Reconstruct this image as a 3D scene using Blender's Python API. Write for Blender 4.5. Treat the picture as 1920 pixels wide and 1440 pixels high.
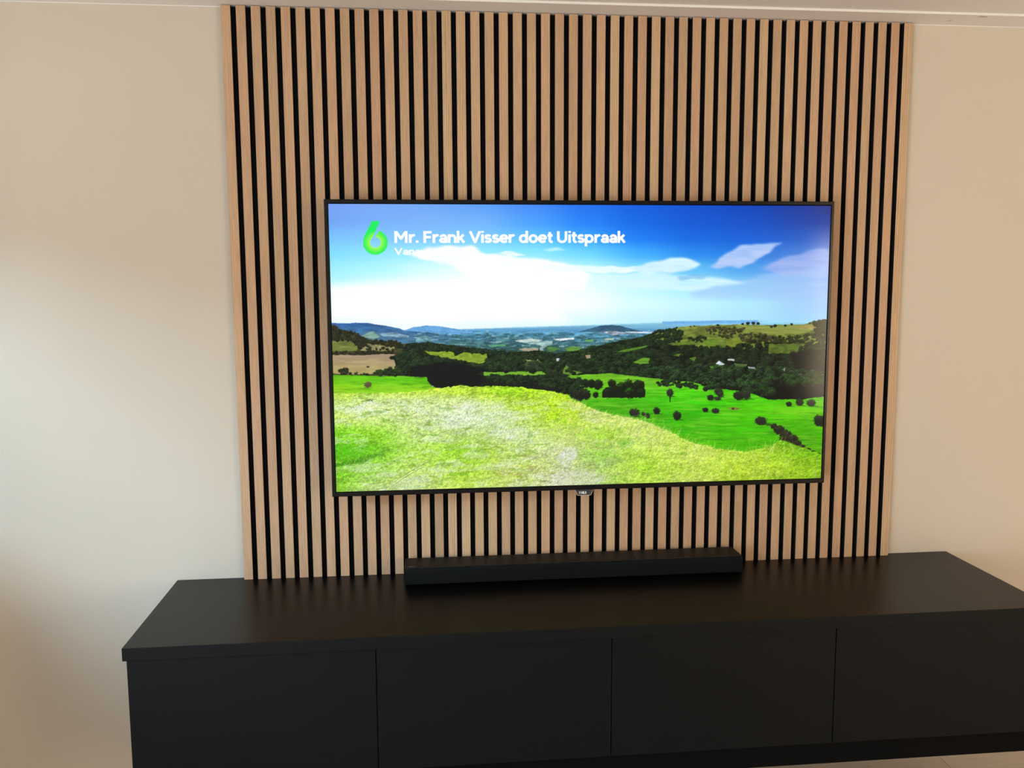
import bpy, math, random
import numpy as np
from mathutils import Matrix, Vector

# ------------------------------------------------------------------ scene, camera, light
S = 1.15                                   # survey units -> metres (75 inch television)
sc = bpy.context.scene
for o in list(bpy.data.objects):
    bpy.data.objects.remove(o, do_unlink=True)
COL = sc.collection
sc.view_settings.view_transform = 'Standard'
sc.view_settings.look = 'None'
sc.view_settings.exposure = 0.0
sc.view_settings.gamma = 1.0
sc.view_settings.use_curve_mapping = False
sc.cycles.use_denoising = True
sc.cycles.max_bounces = 8
sc.cycles.diffuse_bounces = 5
sc.cycles.glossy_bounces = 4
sc.cycles.sample_clamp_indirect = 4.0

ya, pi_, ro, FPX = 0.1013, 0.1172, -0.0047, 1647.27
c, s = math.cos(ya), math.sin(ya)
Rz = np.array([[c, s, 0], [-s, c, 0], [0, 0, 1]])
c, s = math.cos(pi_), math.sin(pi_)
Rx = np.array([[1, 0, 0], [0, c, s], [0, -s, c]])
M3 = Rz @ Rx
c, s = math.cos(ro), math.sin(ro)
right = c * M3[:, 0] + s * M3[:, 2]
up = c * M3[:, 2] - s * M3[:, 0]
fwd = M3[:, 1]
cd = bpy.data.cameras.new('camera')
cam = bpy.data.objects.new('camera', cd)
COL.objects.link(cam)
cam.matrix_world = Matrix(((right[0], up[0], -fwd[0], .5323 * S), (right[1], up[1], -fwd[1], -2.5827 * S),
                           (right[2], up[2], -fwd[2], .8687 * S), (0, 0, 0, 1)))
cd.sensor_width = 36
cd.lens = 36 * FPX / 1920
cd.clip_start = .02
sc.camera = cam

w = bpy.data.worlds.new('daylight')
sc.world = w
w.use_nodes = True
w.node_tree.nodes['Background'].inputs[0].default_value = (.55, .68, .85, 1)
w.node_tree.nodes['Background'].inputs[1].default_value = 0.3


def area(name, loc, target, sx, sy, power, col):
    l = bpy.data.lights.new(name, 'AREA')
    l.shape = 'RECTANGLE'
    l.size, l.size_y = sx * S, sy * S
    l.energy, l.color = power, col
    o = bpy.data.objects.new(name, l)
    COL.objects.link(o)
    o.location = Vector(loc) * S
    o.rotation_euler = (Vector(target) - Vector(loc)).to_track_quat('-Z', 'Y').to_euler()
    return o


# daylight outside the left window (sky, high) and outside the window behind the camera
area('sky_left_window', (-4.6, -3.8, 2.65), (-.3, -.1, .1), 1.8, 1.5, 620, (.50, .78, 1.0))
area('daylight_rear_window', (4.5, -5.75, .6), (2.2, 0, .6), 1.7, 2.2, 265, (1.0, .79, .52))
area('daylight_patio_window', (-2.4, -3.9, .0), (2.2, -2.6, .75), 2.8, 1.8, 275, (.90, .95, .96))

# ------------------------------------------------------------------ helpers


def put(name, me, parent=None, kind=None, label=None, cat=None, group=None):
    o = bpy.data.objects.new(name, me)
    COL.objects.link(o)
    if parent is not None:
        o.parent = parent
    for k, v in (('kind', kind), ('label', label), ('category', cat), ('group', group)):
        if v:
            o[k] = v
    return o


def mesh(name, V, F, mats, fm=None, smooth=False):
    me = bpy.data.meshes.new(name)
    me.from_pydata([(a * S, b * S, c_ * S) for a, b, c_ in V], [], F)
    for m in (mats if isinstance(mats, (list, tuple)) else [mats]):
        me.materials.append(m)
    if fm:
        me.polygons.foreach_set('material_index', fm)
    if smooth:
        me.polygons.foreach_set('use_smooth', [True] * len(F))
    me.update()
    return me


def boxVF(x0, x1, y0, y1, z0, z1):
    V = [(x0, y0, z0), (x1, y0, z0), (x1, y1, z0), (x0, y1, z0), (x0, y0, z1), (x1, y0, z1), (x1, y1, z1), (x0, y1, z1)]
    F = [(0, 3, 2, 1), (4, 5, 6, 7), (0, 1, 5, 4), (1, 2, 6, 5), (2, 3, 7, 6), (3, 0, 4, 7)]
    return V, F


def join(*vf):
    V, F = [], []
    for v, f in vf:
        n = len(V)
        V += v
        F += [tuple(i + n for i in q) for q in f]
    return V, F


def bevel(me, width, seg=2):
    import bmesh
    bm = bmesh.new()
    bm.from_mesh(me)
    bmesh.ops.bevel(bm, geom=list(bm.edges), offset=width * S, segments=seg, profile=.5, affect='EDGES', clamp_overlap=True)
    bm.to_mesh(me)
    bm.free()
    return me


def box(name, x0, x1, y0, y1, z0, z1, m, parent=None, bev=0, seg=2, **kw):
    V, F = boxVF(x0, x1, y0, y1, z0, z1)
    me = mesh(name, V, F, m)
    if bev:
        bevel(me, bev, seg)
    return put(name, me, parent, **kw)


def prism(name, pts, a0, a1, m, parent=None, axis='y', smooth=False, **kw):
    """pts closed outline; axis y: pts are (x,z) extruded in y; axis x: pts are (y,z); axis z: (x,y)"""
    def P(p, a):
        return {'y': (p[0], a, p[1]), 'x': (a, p[0], p[1]), 'z': (p[0], p[1], a)}[axis]
    n = len(pts)
    V = [P(p, a0) for p in pts] + [P(p, a1) for p in pts]
    F = [tuple(range(n)), tuple(range(2 * n - 1, n - 1, -1))] + [(i, i + n, (i + 1) % n + n, (i + 1) % n) for i in range(n)]
    me = mesh(name, V, F, m)
    import bmesh
    bm = bmesh.new(); bm.from_mesh(me); bmesh.ops.recalc_face_normals(bm, faces=bm.faces); bm.to_mesh(me); bm.free()
    return put(name, me, parent, **kw)


def thing(name, label, cat, loc, group=None):
    o = bpy.data.objects.new(name, None)
    COL.objects.link(o)
    o.location = Vector(loc) * S
    o.empty_display_size = .05
    o['label'] = label
    o['category'] = cat
    if group:
        o['group'] = group
    bpy.context.view_layer.update()
    return o


def adopt(o, parent):
    """parent keeping world placement (meshes are modelled in room coordinates)"""
    o.parent = parent
    o.matrix_parent_inverse = parent.matrix_world.inverted()
    return o


# ------------------------------------------------------------------ materials
def mat(name, col, rough=.6, spec=.5, **kw):
    m = bpy.data.materials.new(name)
    m.use_nodes = True
    b = m.node_tree.nodes['Principled BSDF']
    b.inputs['Base Color'].default_value = (*col, 1)
    b.inputs['Roughness'].default_value = rough
    b.inputs['Specular IOR Level'].default_value = spec
    for k, v in kw.items():
        b.inputs[k.replace('_', ' ')].default_value = v
    return m


def nd(m, t, **kw):
    n = m.node_tree.nodes.new(t)
    for k, v in kw.items():
        setattr(n, k, v)
    return n


def grained(m, scale, amount, bump=0, obj_scale=(1, 1, 1), detail=4):
    """subtle value mottling of the base colour + fine bump"""
    nt = m.node_tree
    b = nt.nodes['Principled BSDF']
    tc = nd(m, 'ShaderNodeTexCoord')
    mp = nd(m, 'ShaderNodeMapping')
    mp.inputs['Scale'].default_value = obj_scale
    nt.links.new(tc.outputs['Object'], mp.inputs[0])
    no = nd(m, 'ShaderNodeTexNoise')
    no.inputs['Scale'].default_value = scale
    no.inputs['Detail'].default_value = detail
    nt.links.new(mp.outputs[0], no.inputs['Vector'])
    mr = nd(m, 'ShaderNodeMapRange')
    mr.inputs['From Min'].default_value = .25
    mr.inputs['From Max'].default_value = .75
    mr.inputs['To Min'].default_value = 1 - amount
    mr.inputs['To Max'].default_value = 1 + amount
    nt.links.new(no.outputs['Fac'], mr.inputs['Value'])
    mx = nd(m, 'ShaderNodeMix', data_type='RGBA', blend_type='MULTIPLY')
    mx.inputs[0].default_value = 1
    mx.inputs[6].default_value = b.inputs['Base Color'].default_value
    nt.links.new(mr.outputs[0], mx.inputs[7])
    nt.links.new(mx.outputs[2], b.inputs['Base Color'])
    if bump:
        bu = nd(m, 'ShaderNodeBump')
        bu.inputs['Strength'].default_value = bump
        bu.inputs['Distance'].default_value = .001
        nt.links.new(no.outputs['Fac'], bu.inputs['Height'])
        nt.links.new(bu.outputs[0], b.inputs['Normal'])
    return m


M_wall = grained(mat('wall_paint', (.665, .590, .500), .75, .25), 160, .012, .25)
M_ceil = grained(mat('ceiling_paint', (.92, .87, .845), .85, .2), 120, .02, .15)
M_strip = grained(mat('border_paint', (.92, .87, .845), .85, .2), 120, .02, .15)


def scuffs(m, spots):
    """old scuff marks: small grey smears at fixed places on the board"""
    nt = m.node_tree
    b = nt.nodes['Principled BSDF']
    src = b.inputs['Base Color'].links[0].from_socket
    tc = nd(m, 'ShaderNodeTexCoord')
    no = nd(m, 'ShaderNodeTexNoise'); no.inputs['Scale'].default_value = 160
    nt.links.new(tc.outputs['Object'], no.inputs['Vector'])
    for x, y, rx, ry, k in spots:
        mp = nd(m, 'ShaderNodeMapping')
        mp.inputs['Location'].default_value = (-x * S / rx, -y * S / ry, 0); mp.inputs['Scale'].default_value = (1 / rx, 1 / ry, 0)
        nt.links.new(tc.outputs['Object'], mp.inputs[0])
        ln = nd(m, 'ShaderNodeVectorMath', operation='LENGTH'); nt.links.new(mp.outputs[0], ln.inputs[0])
        sb_ = nd(m, 'ShaderNodeMath', operation='SUBTRACT', use_clamp=True); sb_.inputs[0].default_value = 1.0
        nt.links.new(ln.outputs['Value'], sb_.inputs[1])
        mu = nd(m, 'ShaderNodeMath', operation='MULTIPLY'); nt.links.new(sb_.outputs[0], mu.inputs[0]); nt.links.new(no.outputs['Fac'], mu.inputs[1])
        m2 = nd(m, 'ShaderNodeMath', operation='MULTIPLY', use_clamp=True); nt.links.new(mu.outputs[0], m2.inputs[0]); m2.inputs[1].default_value = k
        mx = nd(m, 'ShaderNodeMix', data_type='RGBA'); nt.links.new(m2.outputs[0], mx.inputs[0]); nt.links.new(src, mx.inputs[6]); mx.inputs[7].default_value = (.30, .27, .25, 1)
        src = mx.outputs[2]
    nt.links.new(src, b.inputs['Base Color'])


scuffs(M_strip, [(2.156, -.092, .022, .006, 2.6), (2.085, -.045, .012, .010, 1.0)])
M_trim = mat('white_lacquer', (.88, .86, .82), .45, .4)
M_floor = grained(mat('floor_board', (.50, .42, .34), .5, .4), 14, .10, .1, (1, 8, 1))
M_felt = grained(mat('black_felt', (.006, .006, .007), .95, .1), 700, .4)
M_black = grained(mat('black_laminate', (.0022, .0032, .0042), .42, .19), 260, .12, .12)
M_blacktop = grained(mat('black_laminate_top', (.0012, .0012, .0016), .34, .19), 260, .12, .10)
M_plinth = mat('black_plinth', (.002, .0022, .0026), .6, .08)
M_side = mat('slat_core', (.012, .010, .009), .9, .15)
M_bezel = mat('gloss_black_bezel', (.003, .003, .0035), .22, .22)
M_tvback = mat('tv_housing', (.012, .012, .013), .5, .4)
M_chrome = mat('chrome', (.82, .83, .85), .12, .5, Metallic=1.0)
M_badge = mat('badge_plastic', (.05, .05, .055), .25, .4)
M_letters = mat('badge_letters', (.85, .85, .83), .4, .5)
M_grille = grained(mat('speaker_grille', (.004, .0048, .0055), .8, .15), 900, .35, .4)
M_bar = mat('soundbar_shell', (.006, .0062, .0065), .55, .3)
M_glossblk = mat('soundbar_touch', (.03, .03, .032), .12, .6)
M_glass = mat('window_glass', (1, 1, 1), 0, .5, Transmission_Weight=1.0)
M_frame = mat('window_frame_paint', (.80, .80, .78), .4, .4)


def wood():
    m = bpy.data.materials.new('oak_veneer')
    m.use_nodes = True
    nt = m.node_tree
    b = nt.nodes['Principled BSDF']
    b.inputs['Roughness'].default_value = .55
    b.inputs['Specular IOR Level'].default_value = .3
    tc = nd(m, 'ShaderNodeTexCoord')
    oi = nd(m, 'ShaderNodeObjectInfo')
    # offset the grain per slat
    mul = nd(m, 'ShaderNodeMath', operation='MULTIPLY'); mul.inputs[1].default_value = 37.0
    nt.links.new(oi.outputs['Random'], mul.inputs[0])
    cmb = nd(m, 'ShaderNodeCombineXYZ')
    for i in (0, 1, 2):
        nt.links.new(mul.outputs[0], cmb.inputs[i])
    add = nd(m, 'ShaderNodeVectorMath', operation='ADD')
    nt.links.new(tc.outputs['Object'], add.inputs[0]); nt.links.new(cmb.outputs[0], add.inputs[1])

    def stretched(sx, sz, scale, detail, dist=0):
        mp = nd(m, 'ShaderNodeMapping'); mp.inputs['Scale'].default_value = (sx, sx, sz)
        nt.links.new(add.outputs[0], mp.inputs[0])
        n = nd(m, 'ShaderNodeTexNoise')
        n.inputs['Scale'].default_value = scale; n.inputs['Detail'].default_value = detail; n.inputs['Distortion'].default_value = dist
        nt.links.new(mp.outputs[0], n.inputs['Vector'])
        return n
    fine = stretched(1, .035, 420, 3)
    pores = stretched(1, .05, 900, 2)
    broad = stretched(1, .10, 26, 3, .6)
    tint = stretched(1, .6, 5, 2)
    # cathedral grain bands
    wmp = nd(m, 'ShaderNodeMapping'); wmp.inputs['Scale'].default_value = (1, 1, .05)
    nt.links.new(add.outputs[0], wmp.inputs[0])
    wv = nd(m, 'ShaderNodeTexWave', wave_type='BANDS', bands_direction='X')
    wv.inputs['Scale'].default_value = 42; wv.inputs['Distortion'].default_value = 6; wv.inputs['Detail'].default_value = 2
    wv.inputs['Detail Scale'].default_value = 1.2
    nt.links.new(wmp.outputs[0], wv.inputs['Vector'])
    # object colour red channel = tone, green = strength of the cathedral bands, blue = warmth
    sep = nd(m, 'ShaderNodeSeparateColor'); nt.links.new(oi.outputs['Color'], sep.inputs[0])

    def math_(op, a, b_, c_=None):
        n = nd(m, 'ShaderNodeMath', operation=op)
        for i, v in enumerate((a, b_, c_)):
            if v is None: continue
            if isinstance(v, (int, float)): n.inputs[i].default_value = v
            else: nt.links.new(v, n.inputs[i])
        return n.outputs[0]
    v = math_('MULTIPLY_ADD', fine.outputs['Fac'], .55, -.275)
    v = math_('ADD', v, math_('MULTIPLY_ADD', broad.outputs['Fac'], .40, -.20))
    pw = math_('LESS_THAN', pores.outputs['Fac'], .36)
    v = math_('SUBTRACT', v, math_('MULTIPLY', pw, .13))
    cath = math_('MULTIPLY', math_('SUBTRACT', wv.outputs['Fac'], .5), math_('MULTIPLY', sep.outputs[1], .34))
    v = math_('ADD', v, cath)
    tone = math_('MULTIPLY_ADD', v, 1.0, sep.outputs[0])      # ~1 = mean
    warm = math_('ADD', math_('MULTIPLY_ADD', tint.outputs['Fac'], .9, -.45), sep.outputs[2])
    mixc = nd(m, 'ShaderNodeMix', data_type='RGBA')
    mixc.inputs[6].default_value = (.548, .372, .224, 1)      # straw
    mixc.inputs[7].default_value = (.564, .338, .208, 1)      # pinkish
    nt.links.new(warm, mixc.inputs[0])
    sc_ = nd(m, 'ShaderNodeVectorMath', operation='SCALE')
    nt.links.new(mixc.outputs[2], sc_.inputs[0]); nt.links.new(tone, sc_.inputs['Scale'])
    nt.links.new(sc_.outputs[0], b.inputs['Base Color'])
    bu = nd(m, 'ShaderNodeBump'); bu.inputs['Strength'].default_value = .25; bu.inputs['Distance'].default_value = .0004
    nt.links.new(fine.outputs['Fac'], bu.inputs['Height']); nt.links.new(bu.outputs[0], b.inputs['Normal'])
    return m


M_oak = wood()

# ------------------------------------------------------------------ room shell
ZF, ZC = -.66, 1.619          # floor, underside of the ceiling border
XL, XR, YB = -1.35, 5.3, -5.2  # side walls, wall behind the camera
T = .12


def holed_wall(name, axis, at, thick, a0, a1, z0, z1, hole, m, sgn):
    """wall slab with one rectangular opening, four boxes joined (axis = its normal)"""
    h0, h1, g0, g1 = hole
    parts = [(a0, h0, z0, z1), (h1, a1, z0, z1), (h0, h1, z0, g0), (h0, h1, g1, z1)]
    vf = []
    lo, hi = sorted((at, at + sgn * thick))
    for p0, p1, q0, q1 in parts:
        vf.append(boxVF(lo, hi, p0, p1, q0, q1) if axis == 'x' else boxVF(p0, p1, lo, hi, q0, q1))
    V, F = join(*vf)
    return put(name, mesh(name, V, F, m), kind='structure')


ZT = ZC + .02
box('wall_back', XL - T, XR + T, 0, T, ZF, ZT, M_wall, kind='structure')
V, F = join(*[boxVF(XL - T, XL, *q) for q in ((-.35, 0, ZF, ZT), (-2.1, -.35, ZF, .42), (-2.1, -.35, 1.24, ZT), (-2.5, -2.1, ZF, ZT), (-5.0, -2.5, 1.42, ZT), (-5.0, -2.5, ZF, ZF + .05), (YB, -5.0, ZF, ZT))])
put('wall_left', mesh('wall_left', V, F, M_wall), kind='structure')
box('wall_right', XR, XR + T, YB, 0, ZF, ZT, M_wall, kind='structure')
holed_wall('wall_front', 'y', YB, T, XL - T, XR + T, ZF, ZT, (4.0, 5.1, -.30, 1.30), M_wall, -1)
box('floor', XL - T, XR + T, YB - T, T, ZF - .1, ZF - .004, M_floor, kind='structure')
box('ceiling', XL - T, XR + T, YB - T, T, ZC + .0065, ZC + .1, M_ceil, kind='structure')
# flat border board along the wall: its lit white front edge is the bright line
box('trim_1', XL, XR, -.103, 0, ZC, ZC + .0064, M_strip, kind='structure')
box('trim_2', XL, XR, -.1062, -.1031, ZC - .0004, ZC + .0064, M_trim, bev=.0008, kind='structure')
prism('trim_3', [(0, ZC), (-.0028, ZC), (-.0020, ZC - .0014), (0, ZC - .0020)], XL, XR, M_trim, axis='x', kind='structure')
box('baseboard_back', XL, XR, -.012, 0, ZF, ZF + .07, M_trim, bev=.002, kind='structure')


def window(name, axis, at, a0, a1, z0, z1, n):
    r = put(name, None, kind='structure')
    fr = []
    f = .045

    def B(p0, p1, q0, q1, d0, d1):
        return boxVF(at + d0, at + d1, p0, p1, q0, q1) if axis == 'x' else boxVF(p0, p1, at + d0, at + d1, q0, q1)
    fr += [B(a0, a1, z0, z0 + f, -.06, 0), B(a0, a1, z1 - f, z1, -.06, 0)]
    step = (a1 - a0) / n
    for i in range(n + 1):
        x = a0 + i * step
        fr.append(B(max(a0, x - f / 2 if i else x), min(a1, x + f / 2 if i < n else x) if i not in (0, n) else (x + f if i == 0 else x), z0 + f, z1 - f, -.06, 0) if i not in (n,) else B(x - f, x, z0 + f, z1 - f, -.06, 0))
    V, F = join(*fr)
    put('window_frame', mesh('window_frame', V, F, M_frame), r)
    sv, sf = B(a0, a1, z0 - .001, z0 + .012, 0, .10)
    put('window_sill', mesh('window_sill', sv, sf, M_trim), r)
    return r


window('window_1', 'x', XL - .03, -2.1, -.35, .42, 1.24, 3)
window('window_3', 'x', XL - .03, -5.0, -2.5, ZF + .05, 1.42, 3)
window('window_2', 'y', YB - .03, 4.0, 5.1, -.30, 1.30, 2)

# floor boards near the wall (each a plank), running along the room
fl = bpy.data.objects['floor']
rnd = random.Random(4)
pm = {}
for r_ in range(31):
    y1 = 0.0 - r_ * .165
    x = XL - rnd.random() * 1.0
    while x < XR:
        L = 1.25
        x0, x1 = max(x, XL), min(x + L, XR)
        if x1 - x0 > .05:
            V, F = boxVF(x0 + .0008, x1 - .0008, y1 - .165 + .0008, y1 - .0008, ZF - .0039, ZF)
            pl = put('plank', mesh('plank', V, F, M_floor), fl)
        x += L

# ------------------------------------------------------------------ sideboard
XS0, XS1 = -.1955, 2.1915
DT, DB = .4885, .4765          # depth of the top and of the fronts
sb = thing('sideboard', 'long matt black sideboard with four plain flap doors, under the television', 'sideboard',
           ((XS0 + XS1) / 2, -.24, -.4262))


def part(o, p):
    return adopt(o, p)


part(box('top', XS0, XS1, -DT, -.0005, -.0325, 0, M_blacktop, bev=.0013), sb)
bpy.data.objects['top'].data.materials.append(M_black)
for p in bpy.data.objects['top'].data.polygons:       # edge band of the same board, a touch greyer
    if abs(p.normal.z) < .5:
        p.material_index = 1
ZD = -.3535
part(box('carcass', XS0 + .006, XS1 - .006, -DB + .0190, -.001, ZD, -.0327, M_black), sb)
part(box('base_rail', XS0 + .012, XS1 - .012, -.450, -.002, -.4262, ZD - .0002, M_plinth, bev=.001), sb)
edges = [XS0 + .0058, .4045, .9990, 1.5955, XS1 - .0058]
for i in range(4):
    part(box('door', edges[i] + (.0012 if i else 0), edges[i + 1] - (.0012 if i < 3 else 0), -DB, -DB + .0185, ZD, -.0360, M_black, bev=.0007), sb)

# ------------------------------------------------------------------ slatted wall panel
NS, PI, SW, HP = 50, .04, .0255, 1.6172
panel = thing('slatted_panel', 'oak slatted acoustic wall panel with black felt between fifty upright slats', 'wall panel', (.9925, -.0105, 0))
part(box('backing', .002, (NS - 1) * PI + SW - .002, -.009, -.0005, .0003, HP - .001, M_felt), panel)
g = .0006
y0, y1 = -.0210, -.0092
V = [(0, y1, 0), (SW, y1, 0), (SW, y0 + g, 0), (SW - g, y0, 0), (g, y0, 0), (0, y0 + g, 0)]
V = [(a - SW / 2, b, 0.0003) for a, b, _ in V] + [(a - SW / 2, b, HP) for a, b, _ in V]
F = [(5, 4, 3, 2, 1, 0), (6, 7, 8, 9, 10, 11)] + [((i), (i + 1) % 6, (i + 1) % 6 + 6, i + 6) for i in range(6)]
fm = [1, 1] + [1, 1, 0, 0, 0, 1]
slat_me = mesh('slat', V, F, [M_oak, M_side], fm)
tone = {14: .90, 15: 1.10, 16: 1.10, 27: 1.10, 31: .92, 36: .92, 39: .94, 10: .93, 11: 1.06, 49: 1.06, 0: 1.04, 5: .96}
band = {15: 1.0, 16: .9, 17: .2, 27: .5, 22: .4, 19: .5, 4: .4, 3: .3, 49: .7, 28: .5}
rnd = random.Random(11)
for i in range(NS):
    o = put('slat', slat_me)
    o.location = ((i * PI + SW / 2) * S, 0, 0)
    bpy.context.view_layer.update()
    part(o, panel)
    t = tone.get(i, 1.0 + rnd.uniform(-.055, .055))
    wv_ = rnd.uniform(.15, .85) if i not in (15, 16, 27) else .0
    o.color = (t, band.get(i, rnd.choice((0, .05, .12, .2))), wv_, 1)
# the two outermost slats are veneered on their outer faces too
for side_i, fidx in ((0, 7), (NS - 1, 3)):
    ob = [c_ for c_ in panel.children if c_.name.startswith('slat')][side_i]
    me2 = slat_me.copy()
    me2.polygons[fidx].material_index = 0
    ob.data = me2

# ------------------------------------------------------------------ television
TX0, TX1, TZ0, TZ1, TY = .2703, 1.7248, .2613, 1.0915, -.1062
SX0, SX1, SZ0, SZ1 = .2822, 1.7145, .2755, 1.0790
tv = thing('television', 'large flat television on the slatted panel showing a green valley under blue sky', 'television', (.9975, -.08, TZ0))
# frame: ring with a chamfered inner lip
def ring(name, o, i, yo, yi, m):
    # o, i outer/inner rects ; outer front at yo, inner lip goes back to yi ; back of frame at yb
    def R(x0, x1, z0, z1, y):
        return [(x0, y, z0), (x1, y, z0), (x1, y, z1), (x0, y, z1)]
    e = .0016
    yb = yo + .028
    loops = [R(o[0], o[1], o[2], o[3], yb), R(o[0], o[1], o[2], o[3], yo + e),
             R(o[0] + e, o[1] - e, o[2] + e, o[3] - e, yo),
             R(i[0] - .0028, i[1] + .0028, i[2] - .0028, i[3] + .0028, yo),
             R(i[0], i[1], i[2], i[3], yi), R(i[0], i[1], i[2], i[3], yb)]
    V, F = [], []
    for l in loops: V += l
    n = len(loops)
    for k in range(n):
        a, b_ = k * 4, ((k + 1) % n) * 4
        for j in range(4):
            F.append((a + j, a + (j + 1) % 4, b_ + (j + 1) % 4, b_ + j))
    return put(name, mesh(name, V, F, m))


part(ring('bezel', (TX0, TX1, TZ0, TZ1), (SX0, SX1, SZ0, SZ1), TY, TY + .0030, M_bezel), tv)
part(box('back_housing', TX0 + .004, TX1 - .004, TY + .0285, TY + .052, TZ0 + .004, TZ1 - .004, M_tvback, bev=.006), tv)
part(box('wall_bracket', .80, 1.20, TY + .0525, -.0212, .50, .86, M_tvback), tv)
# ------------------------------------------------------------------ the picture on the television (flat print, painted in code)
RS, PX0, PY0, PX1, PY1 = 1.5, 600, 370, 1575, 935
PW_, PH_ = int((PX1 - PX0) * RS), int((PY1 - PY0) * RS)
GX, GY = np.meshgrid(PX0 + (np.arange(PW_) + .5) / RS, PY0 + (np.arange(PH_) + .5) / RS)
rg = np.random.default_rng(7)


def vnoise(sx, sy, seed, octs=1, gain=.5, shear=0.0, sl=None):
    gx_, gy_ = (GX, GY) if sl is None else (GX[sl], GY[sl])
    out = np.zeros(gx_.shape, np.float32); amp = 1.0; tot = 0.0
    for k in range(octs):
        r = np.random.default_rng(seed * 97 + k)
        N = r.random((257, 257)).astype(np.float32)
        fx = (gx_ + shear * gy_ + 2000) / (sx / 2 ** k); fy = gy_ / (sy / 2 ** k)
        ix, iy = fx.astype(np.int32), fy.astype(np.int32)
        tx, ty = fx - ix, fy - iy
        tx, ty = tx * tx * (3 - 2 * tx), ty * ty * (3 - 2 * ty)
        ix &= 255; iy &= 255
        n0 = N[iy, ix]; n1 = N[iy + 1, ix]
        n0 = n0 + (N[iy, ix + 1] - n0) * tx; n1 = n1 + (N[iy + 1, ix + 1] - n1) * tx
        out += amp * (n0 + (n1 - n0) * ty)
        tot += amp; amp *= gain
    return out / tot


class Win:
    """mask on a window of the picture"""
    def __init__(self, a, sl): self.a, self.sl = a, sl
    def __mul__(self, o):
        if isinstance(o, Win): o = o.a
        elif isinstance(o, np.ndarray) and o.shape == GX.shape: o = o[self.sl]
        return Win(self.a * o, self.sl)


def pmask(pts, jit=0, seed=1, cell=6, mar=12):
    xs, ys = [p[0] for p in pts], [p[1] for p in pts]
    mg = mar + jit
    sl = (slice(max(0, int((min(ys) - mg - PY0) * RS)), max(1, min(PH_, int((max(ys) + mg - PY0) * RS)))),
          slice(max(0, int((min(xs) - mg - PX0) * RS)), max(1, min(PW_, int((max(xs) + mg - PX0) * RS)))))
    x, y = GX[sl], GY[sl]
    if jit:
        x, y = (x + (vnoise(cell, cell, seed, 2, sl=sl) - .5) * 2 * jit, y + (vnoise(cell, cell, seed + 50, 2, sl=sl) - .5) * 2 * jit)
    inside = np.zeros(x.shape, bool)
    n = len(pts)
    for i in range(n):
        (xa, ya_), (xb, yb_) = pts[i], pts[(i + 1) % n]
        if ya_ == yb_: continue
        cnd = (ya_ > y) != (yb_ > y)
        inside ^= cnd & (x < (xb - xa) * (y - ya_) / (yb_ - ya_) + xa)
    return Win(inside.astype(np.float32), sl)


def box1(m, k, ax):
    pad = [(0, 0), (0, 0)]; pad[ax] = (k // 2 + 1, k - k // 2 - 1)
    cs = np.cumsum(np.pad(m, pad, mode='edge').astype(np.float64), axis=ax)
    n = m.shape[ax]
    return ((np.take(cs, range(k, k + n), axis=ax) - np.take(cs, range(0, n), axis=ax)) / k).astype(np.float32)


def blur(wm, r, ry=None):
    m = wm.a
    for ax, rr in ((1, r), (0, r if ry is None else ry)):
        k = max(1, int(rr * RS))
        if k > 1:
            for _ in range(2):
                m = box1(m, k, ax)
    return Win(m, wm.sl)


IMG = np.zeros((PH_, PW_, 3), np.float32)


def over(col, m):
    global IMG
    col = np.asarray(col, np.float32)
    if not isinstance(m, Win): m = Win(m, (slice(0, PH_), slice(0, PW_)))
    if col.ndim == 3 and col.shape[:2] == GX.shape: col = col[m.sl]
    IMG[m.sl] += (col - IMG[m.sl]) * m.a[..., None]


def interp_grid(xs, ys, tab):
    tab = np.array(tab, np.float32)
    def idx(g, a):
        a = np.array(a, float); i = np.clip(np.searchsorted(a, g) - 1, 0, len(a) - 2)
        t = np.clip((g - a[i]) / (a[i + 1] - a[i]), 0, 1); return i, t * t * (3 - 2 * t) * .5 + t * .5
    ix, tx = idx(GX[0], xs); iy, ty = idx(GY[:, 0], ys)
    A = tab[iy][:, ix]; B = tab[iy][:, ix + 1]; C_ = tab[iy + 1][:, ix]; D = tab[iy + 1][:, ix + 1]
    tx = tx[None, :, None]; ty = ty[:, None, None]
    return (A * (1 - tx) + B * tx) * (1 - ty) + (C_ * (1 - tx) + D * tx) * ty


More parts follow.
